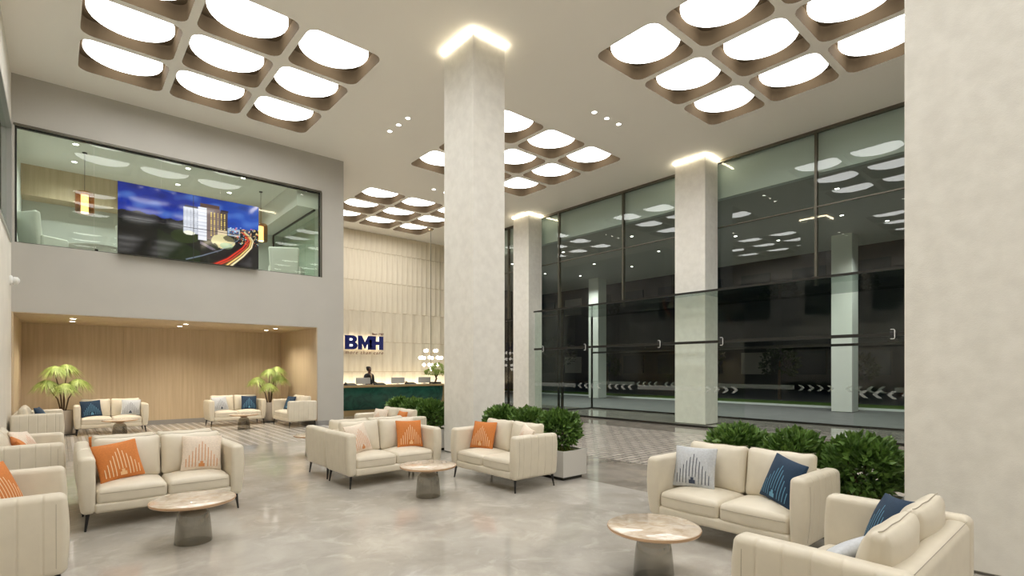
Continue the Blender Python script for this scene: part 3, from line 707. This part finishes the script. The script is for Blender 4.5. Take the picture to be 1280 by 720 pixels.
# dim neighbouring building
bd = thing('neighbour_building', 'dark multi-storey building across the road at night', 'building', (44, 22, 0))
part('wall', G().box(0, 12, -30, 34, 0, 16), 'dark_building', bd)
part('canopy', G().box(-2.5, 0, -12, 14, 3.4, 3.7), 'dark_building', bd)
rs = random.Random(5)
for fl_ in range(4):
    for k in range(15):
        y0 = -28 + k * 4.1
        part('window', G().box(-.12, .02, y0, y0 + 2.4, 4.6 + fl_ * 3.1 - 3.4 * (fl_ == 0), 6.4 + fl_ * 3.1 - 3.4 * (fl_ == 0)), 'lit_window' if rs.random() < .12 else 'dark_window', bd)
for x, y, h_ in ((29.5, 12, 2.6), (30.5, 17, 3.4), (29.8, 24, 2.4), (31, 30, 4.0), (30, 8.5, 2.2)):
    q = thing('garden_tree', 'dark leafy tree beyond the lawn outside the entrance', 'tree', (x, y, -.03), 0, 'trees beyond the lawn')
    part('trunk', G().tube([(0, 0, 0), (.05, .05, h_ * .5), (0, 0, h_ * .8)], [.09, .07, .03], 8), 'stem', q)
    g = G(); leaf_blob(g, (0, 0, h_ * .75), h_ * .36, 420, .22, (1, 1, .9), rs); part('foliage', g, 'tree_dark', q)['kind'] = 'stuff'

# ------------------------------------------------------------------ sofa prototype meshes
HWS, HD = .73, .385
seams = [-.26, -.13, 0, .13, .26]
def arm_def(side):
    def d(x, y, z):
        t_ = (z + .285) / .57
        bul = .022 * math.sin(min(1, max(0, t_)) * PI * .85) - .012 * (1 - t_)
        if x > .02:
            gq = min(abs(y - s) for s in seams); x += bul - (.0045 if gq < .004 else 0)
        fy = -.018 * math.sin(max(0, min(1, t_)) * PI) if y < -.3 else 0
        ztop = z - .018 * max(0, (y + .05)) if z > .2 else z
        return (side * x, y + fy, ztop)
    return d
ey = [v for s in seams for v in (s - .016, s - .006, s - .0022, s + .0022, s + .006, s + .016)]
SM = {}
def smesh(key, g, m, flip=False):
    if flip: g.f = [q[::-1] for q in g.f]
    me = auto_smooth(mesh(key, g), 50); me.materials.append(MATS[m]); SM[key] = me
for sd, nm in ((-1, 'arm_l'), (1, 'arm_r')):
    g = rbox(.125, 2 * HD, .57, .045, 4, (1, 2, 5), ((), ey, ()), arm_def(sd))
    smesh(nm, move(g, sd * (HWS - .0625), 0, .45), 'leather', sd < 0)
    sg_ = G()
    for y in seams[:]:
        pass
    # piping round the arm front
    pts = [(sd * (HWS + .022 * math.sin((.22 + k * .045 - .165) / .57 * PI * .85) - .012 * (1 - (.22 + k * .045 - .165) / .57) + .0005), -HD + .055, .22 + k * .045) for k in range(11)]
    sg_.tube(pts, .0016, 5); smesh('piping' + nm, sg_, 'seam')
smesh('base', move(rbox(2 * HWS - .23, 2 * HD - .03, .10, .03, 3), 0, -.01, .215), 'leather')
smesh('back', move(rbox(2 * HWS - .22, .13, .545, .05, 4, (2, 1, 2)), 0, HD - .066, .4375), 'leather')
bs = G().tube([(-HWS + .13, HD - .018, .705), (HWS - .13, HD - .018, .7045)], .0022, 5); smesh('backseam', bs, 'seam')
cwid = (2 * HWS - .25) / 2
def crown(x, y, z):
    e = (1 - min(1, (abs(x) / (cwid / 2))) ** 2.6) * (1 - min(1, abs(y + .0) / .29) ** 3)
    return (x, y - .012 * (1 - (x / (cwid / 2)) ** 2) * (y < -.2), z + (.045 * e if z > 0 else 0))
smesh('seat', rbox(cwid - .006, .57, .155, .042, 4, (6, 6, 1), deform=crown), 'leather')
sp_ = G()
for zz in (.036,):
    sp_.tube([(x_, -.2855 - .012 * (1 - (x_ / (cwid / 2)) ** 2), zz) for x_ in [(-1 + k / 8) * (cwid / 2 - .03) for k in range(17)]], .0026, 5)
smesh('seatpipe', sp_, 'seam')
def puff(x, y, z):
    a = min(1, abs(x) / (cwid / 2)); c = min(1, abs(z) / .225)
    e = (1 - a ** 2.4) * (1 - c ** 2.4)
    return (x * (1 - .018 * (1 - c ** 2) * a), y * (.42 + .58 * e ** .6) + (-.03 * e if y < 0 else .012 * e), z + .012 * (a ** 3) * (1 if z > .15 else 0) + .004 * math.sin(x * 24) * (z > .15))
smesh('backcushion', rbox(cwid - .004, .17, .45, .05, 4, (8, 1, 7), deform=puff), 'leather')
bp_ = G().tube([(-cwid / 2 + .012 + (cwid - .024) * k / 8, .0, .228 + .010 * abs(k - 4) ** 3 / 64 + .004 * math.sin((-cwid / 2 + cwid * k / 8) * 24)) for k in range(9)], .0024, 5); smesh('backpipe', bp_, 'seam')
smesh('leg', G().tube([(0, 0, .175), (.02, .02, 0)], [.019, .009], 10), 'black_leg')
def sofa(label, x, y, rz, group):
    t = thing('sofa', label, 'sofa', (x, y, 0), rz, group)
    link('base_frame', SM['base'], None, t); b = link('backrest', SM['back'], None, t); link('seam', SM['backseam'], None, b)
    for k, n_ in (('arm_l', 'armrest'), ('arm_r', 'armrest')):
        a = link(n_, SM[k], None, t); link('piping', SM['piping' + k], None, a)
    for sx in (-1, 1):
        c = link('seat_cushion', SM['seat'], None, t, (sx * cwid / 2, -.088, .325)); link('piping', SM['seatpipe'], None, c)
        c = link('back_cushion', SM['backcushion'], None, t, (sx * cwid / 2, .195, .62), (math.radians(-9), 0, 0)); link('piping', SM['backpipe'], None, c)
        for sy in (-1, 1):
            link('leg', SM['leg'], None, t, (sx * .665, sy * .335, 0)).scale = (sx, sy, 1)
    return t
# pillows
PS = .41
def pil(x, y, z):
    a = min(1, abs(x) / (PS / 2)); c = min(1, abs(z) / (PS / 2)); e = ((1 - a ** 2.2) * (1 - c ** 2.2)) ** .55
    pin = 1 - .055 * (1 - c ** 2) * a ** 2; pin2 = 1 - .055 * (1 - a ** 2) * c ** 2
    return (x * pin, (.006 if y > 0 else -.006) * 1 + y * e, z * pin2)
def pil_y(x, z):
    a = min(1, abs(x) / (PS / 2)); c = min(1, abs(z) / (PS / 2)); return -.006 - .062 * ((1 - a ** 2.2) * (1 - c ** 2.2)) ** .55
pgm = {}
base_p = rbox(PS, .124, PS, .012, 2, (10, 1, 10), deform=pil)
for k in ('orange', 'cream', 'navy', 'pale'):
    me = auto_smooth(mesh('cover', base_p), 60); me.materials.append(MATS['pillow_' + k]); g = G(); n_ = 11
    for i in range(n_):
        x = (i - (n_ - 1) / 2) * .031; q = abs(i - (n_ - 1) / 2) / ((n_ - 1) / 2)
        top = .125 - .20 * q ** 1.1; bot = -.165 if abs(i - 5) > 1 else -.10
        seg = 7; wd = .0035 if k != 'pale' else .003
        v = []; 
        for j in range(seg + 1):
            z = bot + (top - bot) * j / seg
            for xx in (x - wd, x + wd): v.append((xx, pil_y(xx, z) - .0025, z))
        g.add(v, [(2 * j, 2 * j + 1, 2 * j + 3, 2 * j + 2) for j in range(seg)])
    pm = mesh('stripe_print', g); pm.materials.append(MATS['print_' + k])
    tg_ = G(); 
    for (a, b, c, d) in ((-.03, .03, -.165, -.13), (-.014, .014, -.13, -.105)):
        tg_.add([(a, pil_y(a, c) - .006, c), (b, pil_y(b, c) - .006, c), (b, pil_y(b, d) - .006, d), (a, pil_y(a, d) - .006, d)], [(0, 1, 2, 3)])
    tm = mesh('motif', tg_); tm.materials.append(MATS['print_tan' if k == 'orange' else 'print_' + k])
    pgm[k] = (me, pm, tm)
def pillow(s, kind, lx, ly, label, yaw=0, tilt=-18, roll=0, lz=None, group=None):
    M = Matrix.Translation(s.location) @ Matrix.Rotation(s.rotation_euler.z, 4, 'Z')
    p = M @ Vector((lx, ly, lz if lz else .625)); 
    o = thing('cushion', label, 'cushion', p, 0, group)
    o.rotation_mode = 'QUATERNION'
    o.rotation_quaternion = (Matrix.Rotation(s.rotation_euler.z + math.radians(yaw), 4, 'Z') @ Matrix.Rotation(math.radians(tilt), 4, 'X') @ Matrix.Rotation(math.radians(roll), 4, 'Y')).to_quaternion()
    me, pm, tm = pgm[kind]
    c = link('cover', me, None, o); link('stripe_print', pm, None, c); link('motif', tm, None, c)
    return o
GS = 'cream leather lobby sofas'
s = sofa('cream two-seat sofa with an orange cushion, facing the round table near the plaster side wall', .88, 7.0, 0, GS)
pillow(s, 'orange', -.40, -.02, 'orange cushion with pale stripes on the sofa behind the table near the plaster side wall', 14, -20, -7)
pillow(s, 'cream', .38, .0, 'cream cushion with orange stripes on the sofa behind the table near the plaster side wall', -6, -18, 3)
s = sofa('cream sofa standing back to back with the orange-cushioned sofa near the plaster side wall', .88, 7.83, PI, GS)
pillow(s, 'orange', .42, .0, 'orange cushion peeking out beyond the back-to-back sofas near the plaster side wall', 0)
s = sofa('cream sofa with a channel-stitched arm, beside the central table and stone column', 3.62, 7.05, 0, GS)
pillow(s, 'cream', -.43, -.03, 'cream cushion half hidden by the arm of the central sofa', 22, -20, -5)
pillow(s, 'orange', .40, -.01, 'orange striped cushion on the central sofa facing the round table', -6, -16, 2)
s = sofa('cream sofa standing back to back behind the central sofa', 3.64, 7.89, PI, GS)
s = sofa('cream sofa with an orange cushion in front of the grey planter and column', 4.80, 5.77, -PI / 2, GS)
pillow(s, 'orange', -.40, -.03, 'orange striped cushion on the sofa in front of the bush planter', 16, -18, 0)
pillow(s, 'cream', .47, .0, 'cream cushion tip behind the arm of the sofa by the bush planter', -20, -18, 10)
s = sofa('cream sofa beyond the central sofas, next to bushes by the column', 4.80, 9.15, -PI / 2, GS)
pillow(s, 'cream', -.38, -.02, 'cream cushion on the sofa beyond the central pair, near the green desk', 10)
pillow(s, 'orange', .42, .0, 'orange cushion barely showing on the sofa beyond the central pair', -8)
s = sofa('cream sofa with pale and navy cushions, before bushes by the massive column', 4.82, 2.34, -PI / 2, GS)
pillow(s, 'pale', -.42, -.03, 'pale grey cushion with dark stripes on the sofa before the bushes', 12, -16, 0)
pillow(s, 'navy', .42, -.03, 'navy cushion with blue lines against the arm of the sofa before the bushes', -30, -20, 8)
s = sofa('cream sofa seen from behind its back, at the foot of the massive column', 3.42, .95, PI, GS)
pillow(s, 'navy', -.43, .02, 'navy cushion in the corner of the sofa seen from behind', 32, -22, -6)
pillow(s, 'pale', .30, -.03, 'pale grey cushion leaning low on the sofa seen from behind', -10, -42, 12, .57)
GL = 'sofas along the plaster side wall'
s = sofa('cream sofa against the plaster side wall with an orange cushion', -.345, 5.53, PI / 2, GL)
pillow(s, 'orange', .33, .03, 'orange striped cushion on the sofa against the plaster side wall', -30, -20, -8)
s = sofa('cream sofa against the plaster side wall with a cream cushion over an orange one', -.34, 8.88, PI / 2, GL)
pillow(s, 'cream', .25, -.02, 'cream cushion on the second sofa along the plaster side wall', -20, -28, 6)
pillow(s, 'orange', -.1, -.02, 'orange cushion edge on the second sofa along the plaster side wall', 8, -30, -4, .58)
s = sofa('cream sofa at the alcove mouth against the plaster side wall, below the leafy potted tree', -.32, 14.45, PI / 2, GL)
pillow(s, 'navy', .20, -.05, 'navy cushion on the sofa at the alcove mouth by the plaster side wall', -10, -25)
GA = 'sofas in the wood alcove'
s = sofa('cream sofa in the wood alcove whose navy cushion is nearer the plaster side wall', 1.0, 16.65, 0, GA)
pillow(s, 'navy', -.40, -.02, 'navy cushion on the alcove sofa near the plaster side wall', 8, -18, -4)
pillow(s, 'pale', .40, -.02, 'pale grey cushion on the alcove sofa near the plaster side wall', -8, -18, 2)
s = sofa('cream sofa in the wood alcove whose navy cushion is nearer the tall pot', 3.86, 16.72, 0, GA)
pillow(s, 'pale', -.40, -.02, 'pale grey cushion on the alcove sofa beside the tall pot', 14, -18, -4)
pillow(s, 'navy', .36, -.02, 'navy cushion on the alcove sofa beside the tall pot', -6, -18, 2)
s = sofa('cream sofa standing sideways against the wood side wall of the alcove', 5.10, 15.45, -PI / 2, GA)
pillow(s, 'navy', -.28, -.03, 'navy cushion on the sideways alcove sofa', 14, -22)

# ------------------------------------------------------------------ bell tables
tops = {}
top_me = auto_smooth(mesh('tabletop', G().lathe([(.345, .386), (.345, .396), (.340, .400), (.0005, .400)], 64, close=False)), 40); top_me.materials.append(MATS['table_marble'])
rim_me = auto_smooth(mesh('rim', G().lathe([(.0005, .366), (.325, .366), (.346, .374), (.352, .384), (.349, .3955), (.345, .3955)], 64, close=False)), 50); rim_me.materials.append(MATS['copper'])
col_me = auto_smooth(mesh('collar', G().lathe([(.066, .309), (.072, .318), (.10, .345), (.15, .366)], 40)), 50); col_me.materials.append(MATS['copper'])
bell_me = auto_smooth(mesh('bell_base', G().lathe([(.152, .0), (.155, .006), (.151, .06), (.144, .15), (.136, .225), (.128, .262), (.113, .288), (.090, .304), (.070, .310)], 48, close=False).add(*(lambda q: (q.v, q.f))(G().lathe([(.148, .003), (.0005, .003)], 48, close=False)))), 60); bell_me.materials.append(MATS['glass_smoke'])
def table(x, y, label):
    t = thing('coffee_table', label, 'coffee table', (x, y, 0), random.uniform(0, 6), 'round marble bell tables')
    top = link('tabletop', top_me, None, t); link('rim', rim_me, None, top); link('collar', col_me, None, t); link('bell_base', bell_me, None, t)
table(.945, 5.62, 'round marble table on smoked glass bell, before the orange-cushioned sofa near the plaster side wall')
table(3.52, 5.69, 'round marble table on smoked glass bell, between the two central sofas')
table(3.46, 2.34, 'round marble table on smoked glass bell, before the sofa with pale and navy cushions')
table(3.56, 9.72, 'round marble table edge peeking past the back-to-back central sofas')
table(1.10, 15.62, 'small-looking marble table before the alcove sofa near the plaster side wall')
table(3.75, 15.33, 'marble bell table in the alcove before the sofa beside the pot')

# ------------------------------------------------------------------ planters and bushes
def planter(y0, y1, label):
    t = thing('planter', label, 'planter', (5.69, (y0 + y1) / 2, 0)); b = (y1 - y0) / 2; a = .25
    g = G(); g.box(-a, a, -b, -b + .03, .05, .42).box(-a, a, b - .03, b, .05, .42).box(-a, -a + .03, -b + .03, b - .03, .05, .42).box(a - .03, a, -b + .03, b - .03, .05, .42).box(-a + .03, a - .03, -b + .03, b - .03, .05, .08)
    part('box', g, 'planter', t); part('plinth', G().box(-a + .05, a - .05, -b + .05, b - .05, 0, .05), 'dark_metal', t)
    so = part('soil', G().box(-a + .03, a - .03, -b + .03, b - .03, .08, .39), 'moss', t)
    g = G()
    for _ in range(420):
        x = random.uniform(-a + .04, a - .04); y = random.uniform(-b + .04, b - .04); h_ = random.uniform(.02, .06); an = random.uniform(0, PI); dx, dy = math.cos(an) * .006, math.sin(an) * .006
        g.add([(x - dx, y - dy, .385), (x + dx, y + dy, .385), (x + random.uniform(-.02, .02), y + random.uniform(-.02, .02), .39 + h_)], [(0, 1, 2)])
    part('moss', g, 'moss', so)['kind'] = 'stuff'
planter(5.18, 7.25, 'grey box planter behind the sofa with the orange cushion')
planter(8.72, 10.7, 'grey box planter behind the farther sofa beyond the column')
planter(1.27, 3.15, 'grey box planter behind the sofa with the navy cushion')
bm_ = []
for sd in (1, 2, 3):
    rr = random.Random(sd); g = G(); leaf_blob(g, (0, 0, .30), .30, 1150, .085, (1.0, 1.05, .92), rr); leaf_blob(g, (0, 0, .26), .22, 700, .085, (1, 1, 1), rr)
    for _ in range(4): leaf_blob(g, (rr.uniform(-.14, .14), rr.uniform(-.14, .14), .40 + rr.uniform(0, .08)), .14, 110, .085, (1, 1, .8), rr)
    me = mesh('foliage', g); me.materials.append(MATS['leaf']); bm_.append(me)
stg = G()
for k in range(7):
    a = k * .9; stg.tube([(0, 0, 0), (.08 * math.cos(a), .08 * math.sin(a), .2), (.18 * math.cos(a), .18 * math.sin(a), .42)], [.012, .009, .004], 6)
stm = mesh('stems', stg); stm.materials.append(MATS['stem'])
for ys_, lab in (((5.52, 6.18, 6.84), 'round leafy bush in the planter behind the orange-cushioned sofa'), ((9.05, 9.7, 10.35), 'leafy bush in the planter beyond the column'), ((1.58, 2.17, 2.77), 'large-leaved bush in the planter behind the navy-cushioned sofa')):
    for i, y in enumerate(ys_):
        t = thing('bush', lab, 'bush', (5.69, y, .38), i * 1.3, lab.replace('bush', 'bushes', 1)); link('foliage', bm_[i], None, t)['kind'] = 'stuff'; link('stems', stm, None, t)

# ------------------------------------------------------------------ potted tufted trees
def tuft(g, c, r, n, rnd):
    for _ in range(n):
        a = rnd.uniform(0, 2 * PI); e_ = math.radians(rnd.uniform(5, 85)); L_ = r * rnd.uniform(.85, 1.25); d = Vector((math.cos(a), math.sin(a), 0)); sd = Vector((-d.y, d.x, 0)) * .0065
        pts = [Vector(c) + d * L_ * (math.cos(e_) * q + .30 * q * q) + Vector((0, 0, L_ * (math.sin(e_) * q - 1.15 * q * q))) for q in (0, .35, .7, 1.0)]; w_ = (1, 1, .7, .1)
        v = []; [v.extend((p - sd * k, p + sd * k)) for p, k in zip(pts, w_)]
        g.add(v, [(2 * i, 2 * i + 1, 2 * i + 3, 2 * i + 2) for i in range(3)])
def potted(x, y, stems, label, seed):
    rnd = random.Random(seed); t = thing('potted_tree', label, 'potted plant', (x, y, 0))
    part('pot', G().lathe([(.15, 0), (.17, .02), (.215, .55), (.215, .60), (.195, .60), (.19, .56)], 28), 'pot', t, True); part('saucer', G().lathe([(.24, 0), (.24, .015), (.16, .02)], 28), 'black_leg', t)
    part('soil', G().lathe([(.19, .53), (.19, .565)], 24), 'moss', t)
    for (sx, sy, sz) in stems:
        part('stem', G().tube([(sx * .12, sy * .12, .54), (sx * .35, sy * .35, .54 + (sz - .54) * .45), (sx * .85, sy * .85, .54 + (sz - .54) * .8), (sx, sy, sz)], [.018, .015, .013, .011], 6), 'stem', t)
        g = G(); tuft(g, (sx, sy, sz), .265, 430, rnd); part('tuft', g, 'palm_leaf', t)['kind'] = 'stuff'
potted(.08, 16.9, [(-.16, .06, 1.62), (-.30, -.05, 1.28), (.28, .0, 1.30), (.02, -.15, 1.20), (.06, .15, 1.66)], 'potted tree with green tufted crowns by the plaster side wall of the alcove', 2)
potted(4.86, 16.98, [(.02, .05, 1.55), (-.34, .0, 1.30), (.30, .05, 1.36), (-.05, -.12, 1.12), (.26, .1, 1.62)], 'potted tree with green tufted crowns between the sideways sofa and its neighbour in the alcove', 4)

# ------------------------------------------------------------------ receptionist
def skin_mesh(name, nodes, edges, root=0, sub=2):
    me = bpy.data.meshes.new(name); me.from_pydata([n_[0] for n_ in nodes], edges, []); o = bpy.data.objects.new(name, me); COL.objects.link(o)
    o.modifiers.new('skin', 'SKIN'); 
    sv = me.skin_vertices[0].data
    for i, n_ in enumerate(nodes): sv[i].radius = n_[1] if isinstance(n_[1], tuple) else (n_[1], n_[1])
    sv[root].use_root = True; o.modifiers.new('sub', 'SUBSURF').levels = sub; o.modifiers['sub'].render_levels = sub
    dg_ = bpy.context.evaluated_depsgraph_get(); m2_ = bpy.data.meshes.new_from_object(o.evaluated_get(dg_)); bpy.data.objects.remove(o); m2_.name = name
    m2_.polygons.foreach_set('use_smooth', [True] * len(m2_.polygons)); return m2_
pt = thing('person', 'person in a dark jacket standing behind the green reception desk', 'person', (9.10, 19.0, 0), .35)
N = [((0, 0, .95), (.15, .11)), ((0, 0, 1.12), (.13, .10)), ((0, .01, 1.30), (.15, .10)), ((0, .01, 1.40), (.09, .07)), ((0, 0, 1.46), .048), ((0, -.01, 1.52), .055), ((0, -.015, 1.60), (.075, .085)), ((0, -.005, 1.66), (.06, .07)),
     ((-.18, .01, 1.36), .055), ((-.23, .02, 1.10), .042), ((-.20, -.14, .98), .034), ((-.17, -.24, 1.0), .03), ((.18, .01, 1.36), .055), ((.23, .02, 1.10), .042), ((.20, -.14, .98), .034), ((.17, -.24, 1.0), .03),
     ((-.09, 0, .88), .085), ((-.10, 0, .50), .06), ((-.10, .02, .10), .042), ((-.10, -.12, .035), .035), ((.09, 0, .88), .085), ((.10, 0, .50), .06), ((.10, .02, .10), .042), ((.10, -.12, .035), .035)]
E_b = [(0, 1), (1, 2), (2, 3), (3, 4), (4, 5), (5, 6), (6, 7), (3, 8), (8, 9), (9, 10), (10, 11), (3, 12), (12, 13), (13, 14), (14, 15), (0, 16), (16, 17), (17, 18), (18, 19), (0, 20), (20, 21), (21, 22), (22, 23)]
for sx, hand in ((-1, 11), (1, 15)):
    bx_, by_, bz_ = N[hand][0]
    for k, (dx, ln) in enumerate(((-.024, .062), (-.008, .075), (.009, .072), (.024, .055))):
        i0 = len(N); N.append(((bx_ + dx, by_ - .05, bz_ - .004), .0095)); N.append(((bx_ + dx * 1.15, by_ - .05 - ln * .6, bz_ - .012), .0085)); N.append(((bx_ + dx * 1.1, by_ - .05 - ln, bz_ - .03), .007)); E_b += [(hand, i0), (i0, i0 + 1), (i0 + 1, i0 + 2)]
    i0 = len(N); N.append(((bx_ - sx * .04, by_ - .02, bz_ - .005), .0105)); N.append(((bx_ - sx * .052, by_ - .06, bz_ - .012), .009)); E_b += [(hand, i0), (i0, i0 + 1)]
bo = link('body', skin_mesh('body', N, E_b), 'skin', pt)
J = [((0, 0, .86), (.17, .13)), ((0, 0, 1.10), (.145, .115)), ((0, .01, 1.30), (.165, .115)), ((0, .015, 1.395), (.12, .08)), ((-.185, .01, 1.36), .068), ((-.235, .02, 1.10), .054), ((-.205, -.13, .985), .045), ((.185, .01, 1.36), .068), ((.235, .02, 1.10), .054), ((.205, -.13, .985), .045)]
link('jacket', skin_mesh('jacket', J, [(0, 1), (1, 2), (2, 3), (3, 4), (4, 5), (5, 6), (3, 7), (7, 8), (8, 9)]), 'suit', pt)
TR = [((0, 0, .92), (.16, .125)), ((-.09, 0, .84), .10), ((-.10, 0, .50), .078), ((-.10, .02, .08), .065), ((.09, 0, .84), .10), ((.10, 0, .50), .078), ((.10, .02, .08), .065)]
link('trousers', skin_mesh('trousers', TR, [(0, 1), (1, 2), (2, 3), (0, 4), (4, 5), (5, 6)]), 'suit', pt)
part('shirt', G().add([(-.05, -.112, 1.39), (.05, -.112, 1.39), (0, -.128, 1.18), (-.05, -.06, 1.42), (.05, -.06, 1.42)], [(0, 2, 1), (0, 1, 4, 3)]), 'shirt', pt)
g = G().sphere((0, .022, 1.615), .098, 18, 12, (.92, .98, 1.0)); g.f = [q for q in g.f if not all((g.v[i][1] < -.015 and g.v[i][2] < 1.665) for i in q)]; g.sphere((0, .10, 1.665), .05, 12, 8)
part('hair', g, 'hair', pt, True)
part('nose', G().add([(-.012, -.098, 1.575), (.012, -.098, 1.575), (0, -.118, 1.575), (0, -.096, 1.61)], [(0, 2, 3), (2, 1, 3), (0, 1, 2)]), 'skin', bo)
for sx in (-1, 1): part('eye', G().sphere((sx * .03, -.088, 1.607), .010, 8, 6), 'white_plastic', bo, True)
part('mouth', G().sphere((0, -.09, 1.548), .016, 10, 6, (1.3, .5, .4)), 'brown_text', bo, True)
